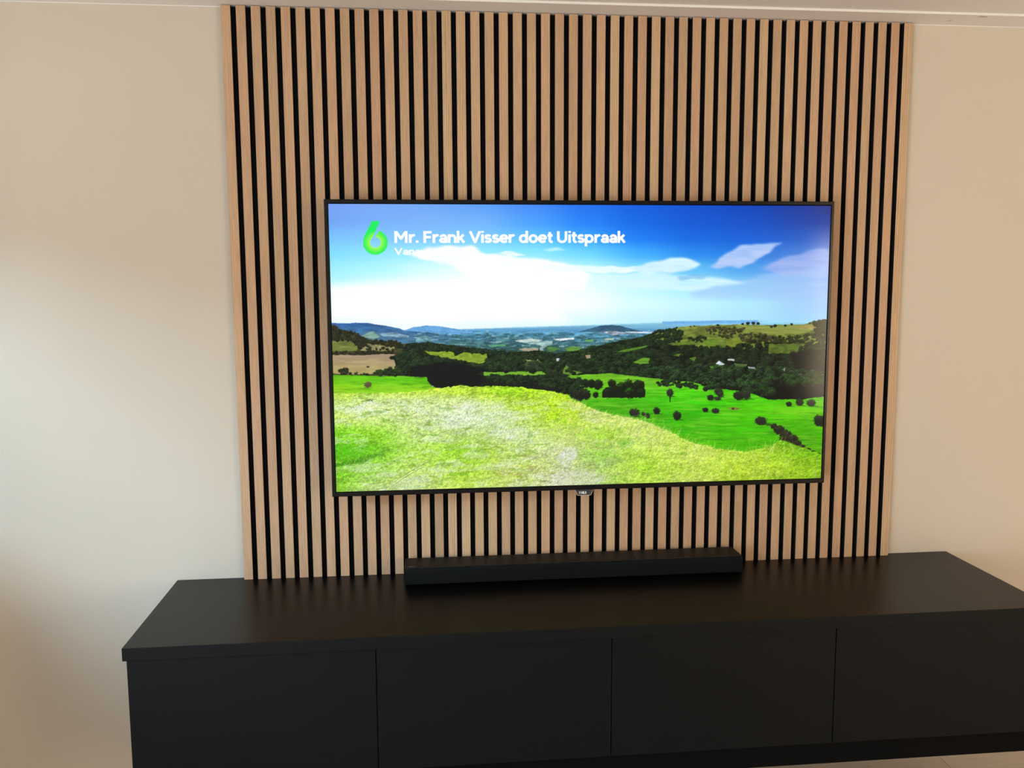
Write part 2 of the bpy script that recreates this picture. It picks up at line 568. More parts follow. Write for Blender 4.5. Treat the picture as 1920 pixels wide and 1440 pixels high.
# sky
IMG = interp_grid([614, 700, 800, 900, 1000, 1100, 1200, 1300, 1400, 1500, 1557], [385, 415, 445, 475, 505, 535, 570, 610], [
    [(118, 162, 245), (122, 170, 248), (115, 170, 248), (95, 162, 250), (70, 140, 250), (35, 115, 240), (15, 95, 225), (8, 82, 208), (8, 70, 190), (30, 62, 160), (50, 60, 140)],
    [(115, 165, 245), (120, 175, 250), (125, 180, 250), (115, 180, 252), (75, 160, 255), (35, 130, 250), (15, 105, 232), (10, 90, 215), (12, 82, 202), (30, 72, 175), (42, 70, 160)],
    [(120, 195, 255), (130, 200, 255), (130, 200, 255), (125, 205, 255), (95, 195, 255), (55, 165, 255), (25, 125, 245), (18, 105, 228), (20, 98, 218), (38, 95, 200), (55, 95, 190)],
    [(130, 220, 255), (145, 230, 255), (160, 240, 255), (150, 235, 255), (140, 235, 255), (110, 215, 255), (65, 175, 255), (40, 140, 240), (38, 125, 228), (75, 130, 220), (110, 145, 220)],
    [(160, 240, 255), (175, 248, 255), (215, 255, 255), (245, 255, 255), (235, 255, 255), (190, 252, 255), (135, 225, 255), (100, 195, 250), (85, 165, 240), (115, 165, 238), (135, 165, 235)],
    [(185, 248, 255), (225, 255, 255), (250, 255, 255), (255, 255, 255), (255, 255, 255), (235, 255, 255), (190, 250, 255), (165, 235, 255), (140, 210, 250), (145, 195, 248), (150, 185, 245)],
    [(235, 255, 255), (252, 255, 255), (255, 255, 255), (255, 255, 255), (255, 255, 255), (250, 255, 255), (218, 255, 255), (198, 248, 255), (180, 235, 255), (165, 212, 250), (160, 200, 248)],
    [(225, 248, 255), (240, 252, 255), (245, 255, 255), (235, 252, 255), (225, 250, 255), (215, 250, 255), (195, 242, 255), (185, 235, 255), (175, 228, 255), (165, 218, 252), (160, 212, 250)]])
def cloud(pts, b, col, a, by=None, jit=3, seed=1):
    m = blur(pmask(pts, jit, seed, 22, mar=b * 2 + 4), b, by) * a
    n = vnoise(60, 6, seed + 9, 4, .6, .7, m.sl)
    over(col, Win(np.clip(m.a * (.72 + .56 * n) + (n - .5) * 1.5 * m.a * (1 - m.a), 0, 1), m.sl))


cloud([(610, 537), (760, 532), (900, 528), (1060, 538), (1060, 606), (610, 600)], 30, (255, 255, 255), 1, 14)
cloud([(762, 479), (782, 474), (800, 464), (885, 462), (905, 477), (1000, 483), (1060, 495), (1085, 503), (1110, 520), (1090, 545), (900, 540), (850, 500), (780, 484)], 7, (255, 255, 255), 1, 5, seed=2)
cloud([(1020, 497), (1090, 498), (1190, 500), (1200, 510), (1130, 512), (1080, 509), (1020, 507)], 5, (245, 255, 255), .95, 2.5, seed=3)
cloud([(1180, 502), (1225, 489), (1255, 483), (1275, 484), (1300, 488), (1312, 494), (1300, 503), (1260, 510), (1200, 512)], 7, (215, 245, 255), 1.0, 4, seed=4)
cloud([(1330, 500), (1362, 474), (1392, 461), (1420, 457), (1450, 454), (1470, 453), (1455, 462), (1428, 482), (1412, 493), (1378, 501), (1350, 501)], 6, (182, 206, 250), 1.0, 4, jit=4, seed=5)
cloud([(1425, 506), (1460, 489), (1500, 476), (1535, 469), (1556, 467), (1554, 520), (1500, 520), (1450, 512)], 9, (165, 185, 242), .8, 5, jit=5, seed=6)
cloud([(1290, 540), (1370, 530), (1440, 514), (1552, 500), (1550, 560), (1300, 560)], 14, (170, 205, 250), .55, 7, seed=7)
cloud([(1100, 515), (1220, 512), (1330, 520), (1400, 530), (1300, 545), (1120, 545)], 10, (225, 252, 255), .7, 5, seed=8)
cloud([(930, 472), (960, 472), (985, 478), (950, 480)], 4, (240, 255, 255), .8, 1.5, seed=12)
cloud([(1015, 470), (1045, 466), (1060, 470), (1030, 474)], 6, (200, 250, 255), .7, 2.5, seed=13)
cloud([(1270, 516), (1330, 516), (1318, 524), (1275, 525)], 6, (110, 175, 235), .5, 3, seed=14)


def fill(pts, col, jit=1.2, seed=1, soft=.7, var=.12, nx=8, ny=3, shear=0, cell=7, top=None, y0=0, y1=1):
    m = blur(pmask(pts, jit, seed, cell), soft)
    n = (vnoise(nx, ny, seed + 3, 3, .6, shear, m.sl) - .5) * 2
    c = np.asarray(col, np.float32)[None, None, :] * np.ones(m.a.shape + (1,), np.float32)
    if top is not None:
        t = np.clip((GY[m.sl] - y0) / (y1 - y0), 0, 1)[..., None]
        c = np.asarray(top, np.float32) * (1 - t) + c * t
    over(c * (1 + var * n[..., None] * 1.6), m)
    return m


# far plain and hills
fill([(610, 622), (752, 621), (880, 618), (960, 615), (1060, 612), (1200, 607), (1300, 603), (1400, 601.5), (1560, 602), (1560, 640), (610, 640)], (70, 135, 185), 0, soft=2.2, var=.08, nx=60, ny=2, top=(165, 228, 252), y0=603, y1=626)
fill([(610, 622), (1240, 622), (1240, 700), (610, 700)], (52, 88, 82), 0, soft=3, var=.32, nx=16, ny=2.0, top=(96, 164, 205), y0=619, y1=660)
fill([(1240, 603), (1330, 601), (1420, 600), (1420, 606), (1240, 608)], (115, 180, 235), .5, soft=1.5, var=.04)
fill([(752, 622), (775, 614.5), (800, 611.5), (825, 613), (850, 617), (885, 622), (885, 628), (752, 628)], (100, 165, 218), .6, seed=5, soft=1.2, var=.06)
fill([(610, 606), (640, 607.5), (665, 606.5), (690, 607), (710, 610), (735, 614), (748, 617), (760, 622), (800, 624), (840, 630), (840, 645), (610, 645)], (72, 118, 150), .5, seed=6, soft=.8, var=.16, nx=14, ny=4, top=(52, 104, 168), y0=608, y1=634)
fill([(676, 633), (690, 624), (700, 622.5), (713, 633), (700, 637)], (125, 165, 150), .7, seed=7)
fill([(708, 626), (735, 624), (768, 630), (764, 634), (735, 633), (716, 631)], (125, 160, 180), 1.4, seed=8, var=.25)
fill([(780, 634), (800, 631), (815, 640), (780, 642)], (110, 160, 170), 1.2, seed=9, var=.25)
rr = random.Random(3)
for k in range(260):                       # pale fields and roofs strung out over the plain
    x = rr.uniform(770, 1236); t = rr.random() ** 1.3; y = 620 + t * 34
    if y > 660 - (x - 770) * .01: continue
    wd = rr.uniform(1, 7) * (.5 + t); hg = rr.uniform(.34, .8) * (.6 + t)
    cc = rr.choice([(150, 195, 215), (185, 215, 225), (120, 175, 180), (110, 160, 150), (205, 220, 225), (90, 150, 110)])
    ix0, ix1 = int((x - wd - PX0) * RS), int((x + wd - PX0) * RS); iy0, iy1 = int((y - hg - PY0) * RS), int((y + hg - PY0) * RS) + 1
    IMG[iy0:iy1, ix0:ix1] += (np.array(cc, np.float32) - IMG[iy0:iy1, ix0:ix1]) * rr.uniform(.15, .7)
for k in range(420):
    x = rr.uniform(800, 1236); y = 626 + rr.random() * 32
    wd = rr.uniform(1, 6); hg = rr.uniform(.4, 1.1)
    ix0, ix1 = int((x - wd - PX0) * RS), int((x + wd - PX0) * RS); iy0, iy1 = int((y - hg - PY0) * RS), int((y + hg - PY0) * RS) + 1
    IMG[iy0:iy1, ix0:ix1] += (np.array((40, 78, 84), np.float32) - IMG[iy0:iy1, ix0:ix1]) * rr.uniform(.2, .6)
fill([(1085, 622.5), (1105, 617), (1125, 611.5), (1145, 610), (1162, 611.5), (1182, 617), (1205, 622), (1150, 625)], (58, 100, 122), .5, seed=11, var=.15, top=(48, 84, 118), y0=610, y1=622)
fill([(1165, 622.5), (1236, 623), (1236, 625.5), (1190, 625)], (215, 228, 240), .4, seed=12, soft=.5)
fill([(1120, 624), (1150, 621), (1190, 626), (1150, 629)], (150, 160, 175), 1.2, seed=13, var=.35)
fill([(1035, 637), (1075, 634), (1075, 637), (1050, 640)], (225, 232, 235), .8, seed=14, soft=.5)
fill([(962, 640), (990, 636), (1016, 638), (1010, 642), (975, 643)], (190, 210, 205), .8, seed=15, soft=.5)
fill([(1012, 640), (1036, 640), (1034, 646), (1018, 652), (1010, 648), (985, 646)], (150, 180, 180), 1, seed=16, var=.2)
fill([(970, 656), (982, 653.5), (1008, 653.5), (1008, 659), (985, 660)], (172, 162, 138), .5, seed=17)
fill([(915, 649), (945, 646), (948, 650), (920, 652)], (95, 165, 120), .6, seed=18)
fill([(1095, 638), (1110, 637), (1112, 641), (1096, 641)], (110, 175, 100), .5, seed=19)
fill([(1132, 636), (1150, 635), (1150, 638), (1133, 638)], (190, 210, 190), .5, seed=20)
fill([(1018, 648), (1024, 650), (1017, 655), (1019, 659), (1027, 661), (1020, 663), (1011, 659), (1011, 653)], (160, 178, 180), .3, seed=21, soft=.5)
fill([(1058, 653), (1075, 651), (1090, 653), (1080, 660), (1065, 662)], (100, 150, 62), .8, seed=22)
fill([(1024, 652), (1040, 651), (1050, 656), (1030, 661)], (80, 130, 60), 1.2, seed=23)


DARKS = [(20, 27, 20), (24, 34, 24), (28, 42, 26), (18, 20, 20), (34, 46, 30)]
LITES = [(56, 100, 36), (74, 116, 46), (46, 86, 40), (70, 98, 56), (50, 104, 30)]


def crowns(pts, n, r0, r1, jit=0, seed=1, dk=DARKS, lt=LITES, bg=None, flat=.8, lit=.9):
    m = pmask(pts, jit, seed, 7)
    if bg is not None:
        over(bg, blur(m, .7))
    r = random.Random(seed)
    x0, x1 = min(p[0] for p in pts), max(p[0] for p in pts); y0, y1 = min(p[1] for p in pts), max(p[1] for p in pts)
    P = []
    tries = 0
    while len(P) < n and tries < n * 20:
        tries += 1
        x, y = r.uniform(x0, x1), r.uniform(y0, y1)
        iy, ix = int((y - PY0) * RS), int((x - PX0) * RS)
        iy -= m.sl[0].start; ix -= m.sl[1].start
        if 0 <= iy < m.a.shape[0] and 0 <= ix < m.a.shape[1] and m.a[iy, ix] > .5: P.append((x, y))
    P.sort(key=lambda p: p[1])
    for x, y in P:
        tree(x, y, r.uniform(r0, r1), r, dk, lt, flat, lit)


NZ = [np.random.default_rng(k).random((96, 96)).astype(np.float32) for k in range(6)]
NZ = [(a + np.roll(a, 1, 0) + np.roll(a, 1, 1) + np.roll(np.roll(a, 1, 0), 1, 1)) / 4 for a in NZ]


def tree(x, y, rad, r=None, dk=DARKS, lt=LITES, flat=.8, lit=.9, ry=None, alpha=1.0):
    r = r or random.Random(int(x * 31 + y))
    rx = rad; ry = ry or rad * flat
    ix0, ix1 = int((x - rx - 1 - PX0) * RS), int((x + rx + 1 - PX0) * RS) + 1
    iy0, iy1 = int((y - ry - 1 - PY0) * RS), int((y + ry + 1 - PY0) * RS) + 1
    ix0, iy0 = max(ix0, 0), max(iy0, 0); ix1, iy1 = min(ix1, PW_), min(iy1, PH_)
    if ix1 - ix0 < 2 or iy1 - iy0 < 2: return
    gx, gy = (GX[iy0:iy1, ix0:ix1] - x) / rx, (GY[iy0:iy1, ix0:ix1] - y) / ry
    h, w_ = gx.shape
    nz = r.choice(NZ)[:h, :w_] if h <= 96 and w_ <= 96 else .5
    d = np.sqrt(gx * gx + gy * gy) + (nz - .5) * .7
    a = np.clip((1 - d) * rx * RS * .8, 0, 1) * alpha
    li = np.clip((-gy * .8 - gx * .35) * .9 + (nz - .5) * 2.0 - .1, 0, 1) * lit
    c0, c1 = np.array(r.choice(dk), np.float32), np.array(r.choice(lt), np.float32)
    colr = c0 + (c1 - c0) * li[..., None]
    IMG[iy0:iy1, ix0:ix1] += (colr - IMG[iy0:iy1, ix0:ix1]) * a[..., None]


# near hillside on the left
BR = [(34, 34, 20), (28, 34, 18), (44, 42, 26), (22, 26, 16)]
BL = [(74, 76, 40), (60, 70, 34), (88, 78, 48), (60, 84, 34)]
hill = [(610, 612), (630, 613), (640, 621), (655, 623), (668, 625), (682, 634), (700, 640), (742, 641), (756, 646), (800, 644), (850, 650), (895, 657), (930, 660), (930, 710), (610, 710)]
fill(hill, (62, 66, 34), 1, seed=31, var=.3, nx=12, ny=5)
fill([(610, 641), (655, 640), (673, 651), (668, 659), (610, 661)], (112, 124, 58), .8, seed=32, var=.18, nx=18, ny=3)
fill([(686, 643), (712, 648), (738, 652), (740, 660), (676, 659)], (140, 138, 92), 1.2, seed=33, var=.25)
crowns([(610, 612), (630, 613), (640, 621), (655, 622), (668, 624), (682, 633), (692, 640), (650, 641), (610, 639)], 120, 2, 4.5, 1, 34, BR, BL)
crowns([(660, 640), (690, 642), (680, 658), (668, 656)], 30, 2, 5, 1, 35, BR, BL)
crowns([(690, 650), (740, 656), (735, 662), (680, 660)], 22, 2, 4, 1, 36, BR, BL)
crowns([(610, 660), (680, 661), (742, 659), (742, 666), (680, 667), (610, 666)], 110, 1.8, 3.2, 0, 37, BR, [(50, 50, 28)])
crowns([(690, 638), (742, 640), (756, 646), (750, 655), (720, 650), (692, 644)], 60, 2, 4, 1, 38, BR, BL)
fill([(610, 667), (680, 667.5), (720, 665), (745, 666), (762, 674), (758, 684), (746, 692), (715, 696), (695, 703), (640, 703), (610, 699)], (176, 164, 98), .8, seed=39, var=.08, nx=30, ny=4, top=(172, 148, 122), y0=668, y1=704)
tree(737, 672, 8, ry=3.4, dk=[(20, 22, 14)], lt=[(34, 36, 22)]); tree(690, 689, 3.2, ry=1.6, dk=[(40, 40, 20)])
G1 = [(34, 52, 16), (26, 40, 14)]
crowns([(634, 694), (650, 693), (660, 702), (640, 703)], 16, 3, 5, 0, 40, BR, BL)
crowns([(664, 699), (697, 703), (695, 706), (664, 705)], 16, 2, 3, 0, 41, BR, BL)
field = interp_grid([626, 700, 800, 900, 1000, 1100, 1200, 1300, 1400, 1540], [700, 715, 730, 745, 770, 800, 860], [
    [(95, 180, 12), (105, 195, 15), (95, 185, 15), (110, 165, 48), (110, 165, 50), (115, 190, 40), (110, 185, 40), (125, 195, 40), (110, 190, 30), (100, 170, 30)],
    [(110, 195, 15), (105, 205, 10), (100, 198, 15), (110, 165, 48), (110, 165, 50), (118, 195, 35), (112, 188, 35), (105, 200, 30), (110, 190, 30), (100, 170, 30)],
    [(150, 210, 25), (135, 212, 20), (150, 215, 30), (130, 190, 40), (110, 175, 40), (95, 190, 25), (90, 195, 25), (85, 205, 20), (75, 200, 10), (90, 180, 20)],
    [(170, 220, 60), (150, 215, 40), (160, 215, 60), (150, 210, 60), (110, 190, 40), (80, 180, 20), (72, 190, 18), (70, 208, 15), (70, 205, 10), (90, 190, 15)],
    [(170, 220, 60), (150, 215, 40), (160, 215, 60), (150, 210, 60), (110, 190, 40), (78, 180, 20), (68, 172, 15), (60, 190, 12), (85, 205, 12), (105, 200, 10)],
    [(170, 220, 60), (150, 215, 40), (160, 215, 60), (150, 210, 60), (110, 190, 40), (80, 190, 20), (70, 180, 15), (62, 180, 12), (70, 190, 10), (80, 180, 10)],
    [(170, 220, 60), (150, 215, 40), (160, 215, 60), (150, 210, 60), (110, 190, 40), (80, 190, 20), (90, 190, 15), (95, 190, 15), (70, 170, 12), (85, 165, 12)]])


def meadow(pts, seed, jit=.8, var=.16):
    m = blur(pmask(pts, jit, seed, 7), .7)
    n = (vnoise(30, 3.2, seed, 4, .6, .0, m.sl) - .5) * 2 * var
    c = field[m.sl] * (1 + n[..., None])
    y_ = np.clip((vnoise(46, 3.4, seed + 7, 4, .6, .05, m.sl) - .52) * 5, 0, 1)[..., None]
    c = c * (1 - .45 * y_) + np.array((150, 214, 60), np.float32) * .45 * y_
    d_ = np.clip((vnoise(24, 2.6, seed + 9, 4, .6, .1, m.sl) - .60) * 8, 0, 1)[..., None]
    c = c * (1 - .35 * d_) + np.array((38, 120, 16), np.float32) * .35 * d_
    over(c, m)


meadow([(610, 704), (700, 706), (745, 706), (775, 705), (795, 706), (803, 711), (808, 724), (840, 735), (740, 745), (610, 745)], 42)
tree(690, 722, 7.5, ry=6, dk=[(90, 78, 50)], lt=[(140, 135, 90)])
# woods
fill([(738, 668), (770, 655), (760, 645), (800, 643), (850, 649), (905, 656), (950, 662), (1010, 658), (1040, 664), (1100, 655), (1160, 640), (1215, 630), (1235, 622), (1262, 616), (1548, 612), (1560, 760), (1300, 728), (1220, 716), (1100, 705), (1110, 750), (1060, 745), (1000, 733), (930, 727), (850, 730), (815, 728), (800, 715), (800, 708), (745, 706)], (24, 34, 17), 1, seed=50, var=.35, nx=6, ny=5)
fill([(795, 659), (848, 660), (852, 669), (868, 662), (912, 665), (913, 677), (898, 684), (880, 680), (842, 674), (805, 666)], (132, 160, 48), 1, seed=51, var=.15)
fill([(965, 670), (985, 669), (1008, 674), (1012, 680), (985, 682), (975, 679)], (150, 172, 96), .8, seed=52, var=.1)
fill([(880, 698), (930, 699), (975, 697.5), (1016, 697), (1024, 703), (1000, 705), (930, 705), (897, 705)], (120, 178, 50), .7, seed=53, var=.1)
crowns([(745, 650), (800, 643), (905, 656), (1000, 662), (1030, 668), (1000, 676), (960, 668), (905, 664), (850, 660), (790, 659), (760, 662)], 330, 2, 4.2, 1, 54)
crowns([(742, 668), (770, 655), (795, 664), (840, 675), (880, 681), (912, 690), (925, 697), (880, 700), (830, 690), (770, 690), (752, 700), (742, 690)], 170, 3, 7.5, 1, 55)
crowns([(715, 694), (745, 690), (765, 690), (765, 705), (712, 704), (700, 702)], 70, 2.5, 5, 1, 56, lt=[(70, 120, 30), (50, 80, 30)])
crowns([(912, 675), (950, 668), (1000, 680), (1030, 690), (1020, 697), (915, 697)], 90, 4, 8, 1, 57)
crowns([(985, 680), (1005, 677), (1020, 683), (1010, 694), (985, 692)], 16, 4, 6, 1, 58, dk=[(40, 52, 34)], lt=[(96, 116, 74)])
crowns([(1010, 660), (1040, 664), (1100, 655), (1160, 642), (1215, 630), (1250, 640), (1250, 712), (1200, 708), (1150, 700), (1090, 700), (1050, 706), (1025, 700), (1010, 680)], 640, 2.6, 7, 1, 59)
over((16, 18, 20), blur(pmask([(768, 688), (832, 678), (905, 690), (905, 718), (890, 727), (830, 727), (806, 722), (800, 708), (768, 706)], 2, 60), 1.5) * .85)
over((26, 28, 28), blur(pmask([(900, 705), (1000, 706), (1060, 716), (1065, 738), (1000, 731), (930, 726), (900, 727)], 2, 61), 1.5) * .7)
crowns([(900, 705), (930, 703), (1000, 706), (1060, 708), (1100, 712), (1120, 720), (1100, 740), (1060, 730), (1000, 722), (930, 716)], 260, 2.5, 5, 1, 62)
fill([(1185, 680), (1205, 671.5), (1237, 673), (1230, 682), (1200, 683)], (98, 150, 42), .8, seed=63, var=.12)
fill([(1155, 660), (1190, 652), (1215, 648), (1210, 652), (1170, 661)], (85, 130, 40), .7, seed=64)
fill([(1096, 667), (1106, 666), (1106, 673), (1098, 673)], (165, 150, 120), .8, seed=65)
fill([(1042, 673), (1048, 673), (1046, 679), (1042, 678)], (190, 205, 215), .6, seed=66)
fill([(1054, 700), (1060, 686), (1066, 690), (1080, 697), (1090, 700), (1070, 706)], (100, 140, 50), 1.5, seed=67)
crowns([(1060, 690), (1080, 688), (1078, 702), (1062, 702)], 12, 3, 5, 1, 68)
crowns([(1020, 686), (1045, 684), (1045, 702), (1022, 702)], 16, 5, 8, 1, 69, lt=[(60, 112, 34), (48, 96, 30)])
# right hill
ridge = [(1214, 632), (1237, 620.5), (1262, 616), (1275, 613.5), (1290, 612), (1320, 611), (1345, 609), (1370, 609), (1390, 608.5), (1440, 610), (1480, 609), (1510, 608.5), (1520, 604), (1532, 602), (1560, 599)]
fill(ridge + [(1560, 660), (1450, 662), (1380, 660), (1330, 655), (1290, 655), (1230, 648)], (104, 126, 44), .9, seed=70, var=.26, nx=14, ny=5, shear=.3, top=(122, 134, 60), y0=608, y1=660)
fill([(1395, 612), (1450, 612), (1515, 609), (1530, 618), (1500, 626), (1440, 627), (1400, 620)], (138, 148, 70), .8, seed=71, var=.1, nx=30, ny=3)
fill([(1490, 612), (1522, 610), (1530, 618), (1500, 618)], (160, 150, 84), 1, seed=72, var=.1)
DK2 = [(30, 38, 18), (40, 46, 22), (24, 30, 16)]
LT2 = [(84, 100, 36), (74, 88, 40), (96, 110, 44)]
crowns([(1214, 630), (1237, 620), (1262, 616), (1278, 622), (1276, 640), (1250, 650), (1220, 650)], 170, 2.5, 5, 1, 73)
for x, y, r_ in ((1345, 610, 3), (1392, 608, 3), (1402, 606.5, 4), (1412, 606.5, 4), (1421, 607, 3.5), (1453, 611, 4), (1446, 613, 3), (1472, 611, 3), (1484, 608.5, 3), (1294, 613, 2), (1301, 612, 2), (1268, 615, 2.5)):
    tree(x, y, r_, dk=[(26, 36, 24)], lt=[(50, 66, 34)])
crowns([(1322, 612), (1350, 614), (1395, 614), (1400, 624), (1440, 628), (1452, 632), (1470, 645), (1445, 650), (1390, 640), (1340, 630), (1325, 625)], 190, 1.8, 4, 1, 74, [(58, 60, 34), (44, 48, 26), (74, 66, 48)], [(104, 106, 56), (120, 100, 70), (90, 104, 44)])
crowns([(1290, 634), (1310, 630), (1325, 636), (1310, 645), (1292, 645)], 26, 2, 4.5, 1, 75)
crowns([(1400, 630), (1440, 630), (1470, 632), (1530, 626), (1548, 636), (1548, 650), (1480, 648), (1440, 648), (1405, 640)], 150, 2, 4.5, 1, 76, DK2, LT2)
crowns([(1515, 606), (1548, 600), (1552, 640), (1535, 636), (1528, 618)], 90, 2.5, 5, 1, 77, DK2, [(52, 58, 34)])
fill([(1320, 640), (1345, 636), (1342, 648), (1322, 648)], (100, 136, 40), 1.2, seed=78)
fill([(1360, 640), (1385, 632), (1392, 645), (1378, 656), (1362, 650)], (122, 136, 46), 1.2, seed=79)
# wood on the right slope
over((22, 30, 17), blur(pmask([(1220, 645), (1290, 650), (1330, 655), (1375, 655), (1420, 655), (1560, 655), (1560, 752), (1430, 752), (1380, 735), (1320, 732), (1290, 718), (1220, 711)], 4, 80, 12), 2) * .92)
crowns([(1240, 645), (1290, 647), (1330, 652), (1375, 650), (1400, 645), (1560, 648), (1560, 700), (1420, 690), (1220, 700), (1220, 650)], 620, 2.6, 7.2, 1, 81, DARKS, [(60, 84, 36), (52, 70, 36), (44, 66, 30), (72, 92, 40)])
for pts, cc, sd in (([(1440, 646), (1500, 645), (1495, 662), (1440, 664)], (88, 108, 40), 82), ([(1290, 672), (1305, 670), (1300, 678)], (90, 130, 40), 83), ([(1250, 645), (1300, 640), (1310, 646), (1260, 648)], (98, 124, 42), 84),
                    ([(1330, 688), (1348, 684), (1352, 692), (1340, 697)], (84, 130, 44), 85), ([(1375, 682), (1400, 684), (1398, 690), (1378, 688)], (90, 120, 60), 86), ([(1262, 667), (1275, 664), (1272, 670)], (90, 130, 44), 87)):
    fill(pts, cc, 1.5, seed=sd, var=.2)
over((26, 24, 24), blur(pmask([(1480, 660), (1548, 655), (1548, 698), (1490, 698)], 3, 88), 3) * .75)
crowns([(1220, 690), (1300, 688), (1420, 690), (1548, 700), (1548, 720), (1450, 715), (1380, 725), (1330, 728), (1290, 716), (1220, 708)], 260, 4.5, 9, 1, 89, DARKS, [(62, 124, 44), (74, 128, 62), (50, 96, 40), (84, 130, 70)])
over((16, 18, 17), blur(pmask([(1462, 724), (1546, 722), (1546, 744), (1500, 750), (1440, 751), (1430, 745)], 2, 90), 2) * .9)
crowns([(1380, 715), (1430, 716), (1460, 726), (1440, 745), (1410, 748), (1395, 740)], 50, 5, 10, 1, 91, DARKS, [(84, 150, 60), (70, 120, 52), (60, 110, 40)])
crowns([(1460, 706), (1546, 702), (1546, 722), (1470, 722)], 60, 5, 8, 1, 92, DARKS, [(66, 130, 40), (50, 110, 34)])
fill([(1341, 683), (1347, 677), (1352, 680), (1358, 684), (1352, 686)], (205, 215, 225), .3, seed=93, soft=.4, var=.1)
fill([(1363, 674), (1376, 674), (1376, 677.5), (1364, 677)], (205, 210, 205), .8, seed=94, soft=.4)
fill([(1401, 688), (1414, 689), (1416, 693), (1402, 691)], (140, 150, 150), .5, seed=95, soft=.4)
fill([(1469, 690), (1471, 690), (1471, 697), (1469, 697)], (150, 150, 130), .3, seed=96, soft=.4)
# green valley field
meadow([(1090, 712), (1140, 712), (1140, 775), (1060, 750)], 99)
meadow([(1062, 706), (1100, 703), (1145, 701), (1180, 705), (1240, 712), (1300, 718), (1340, 728), (1400, 736), (1440, 750), (1500, 750), (1560, 742), (1560, 870), (1060, 870), (1060, 752), (1110, 742), (1125, 735), (1100, 714), (1070, 710)], 100)
crowns([(1050, 712), (1075, 711), (1110, 715), (1125, 722), (1100, 727), (1068, 740), (1050, 735)], 70, 3, 6, 1, 101)
crowns([(1232, 714), (1262, 714), (1300, 720), (1315, 724), (1315, 730), (1290, 728), (1232, 722)], 60, 2.5, 4.5, 0, 102)
crowns([(1315, 715), (1350, 712), (1345, 728), (1318, 730)], 30, 4, 7, 1, 103, lt=[(70, 124, 50)])
over((24, 30, 20), blur(pmask([(1128, 735), (1135, 728), (1160, 722), (1206, 716), (1209, 746), (1128, 747)], 1.5, 104), .8))
for x, y, r_ in ((1138, 738, 10), (1150, 733, 10), (1166, 738, 10), (1163, 728, 11), (1177, 722, 10), (1180, 738, 11), (1196, 724, 11), (1200, 738, 9), (1120, 722, 10), (1108, 718, 7), (1098, 720, 7), (1146, 720, 8), (1116, 741, 6)):
    tree(x, y, r_, dk=[(22, 30, 18)], lt=[(58, 116, 30), (60, 150, 30)] if 1160 < x < 1190 else [(56, 84, 40)], flat=1)
for k in range(5):
    tree(1074 + k * 6, 738 + (k % 3) * 3, 9, dk=[(26, 30, 22)], lt=[(60, 80, 40)], flat=1.1)
shrub = dict(dk=[(30, 34, 26), (40, 44, 34)], lt=[(70, 88, 50)])
for x, y, rx_, ry_ in ((1255, 737, 7, 8), (1331, 746, 7, 6), (1346, 735, 9, 7), (1350, 740, 6, 6), (1344, 748, 7, 4), (1384, 742, 11, 9), (1398, 741, 9, 9), (1230, 771, 7, 7), (1321, 769, 6, 5), (1340, 771, 8, 5), (1268, 780, 8, 9), (1478, 758, 6, 5), (1498, 755, 8, 7), (1520, 756, 9, 7),
                       (1190, 775, 9, 8), (1184, 774, 6, 7), (1213, 780, 5, 5), (1205, 777, 4, 4), (1425, 790, 12, 8), (1533, 789, 9, 11), (1540, 790, 8, 11)):
    over((40, 100, 14), blur(pmask([(x, y + ry_ * .5), (x + rx_ * 1.9, y + ry_ * 1.05), (x - rx_ * .5, y + ry_ * 1.0)], 0), 1) * .8)
    tree(x, y, rx_, ry=ry_, **shrub)
over((30, 34, 20), blur(pmask([(1254, 744), (1256.5, 744), (1256, 755), (1254, 755)]), .4))
fill([(1362, 767), (1372, 764), (1388, 767), (1376, 771)], (130, 132, 62), .8, seed=110); tree(1373, 767, 3, ry=2, dk=[(40, 40, 24)])
over((36, 80, 16), blur(pmask([(1430, 794), (1442, 794), (1456, 800), (1436, 799)]), 1) * .8)
for x, y, rx_, ry_ in ((1450, 800, 7, 6), (1460, 807, 11, 9), (1472, 816, 12, 10), (1484, 824, 12, 9), (1468, 824, 9, 7), (1494, 832, 8, 6), (1503, 838, 6, 4), (1513, 843, 6, 3.5), (1523, 848, 6, 3), (1533, 852, 5, 2.5)):
    tree(x, y, rx_, ry=ry_, dk=[(38, 36, 28)], lt=[(88, 92, 50), (70, 84, 44)])
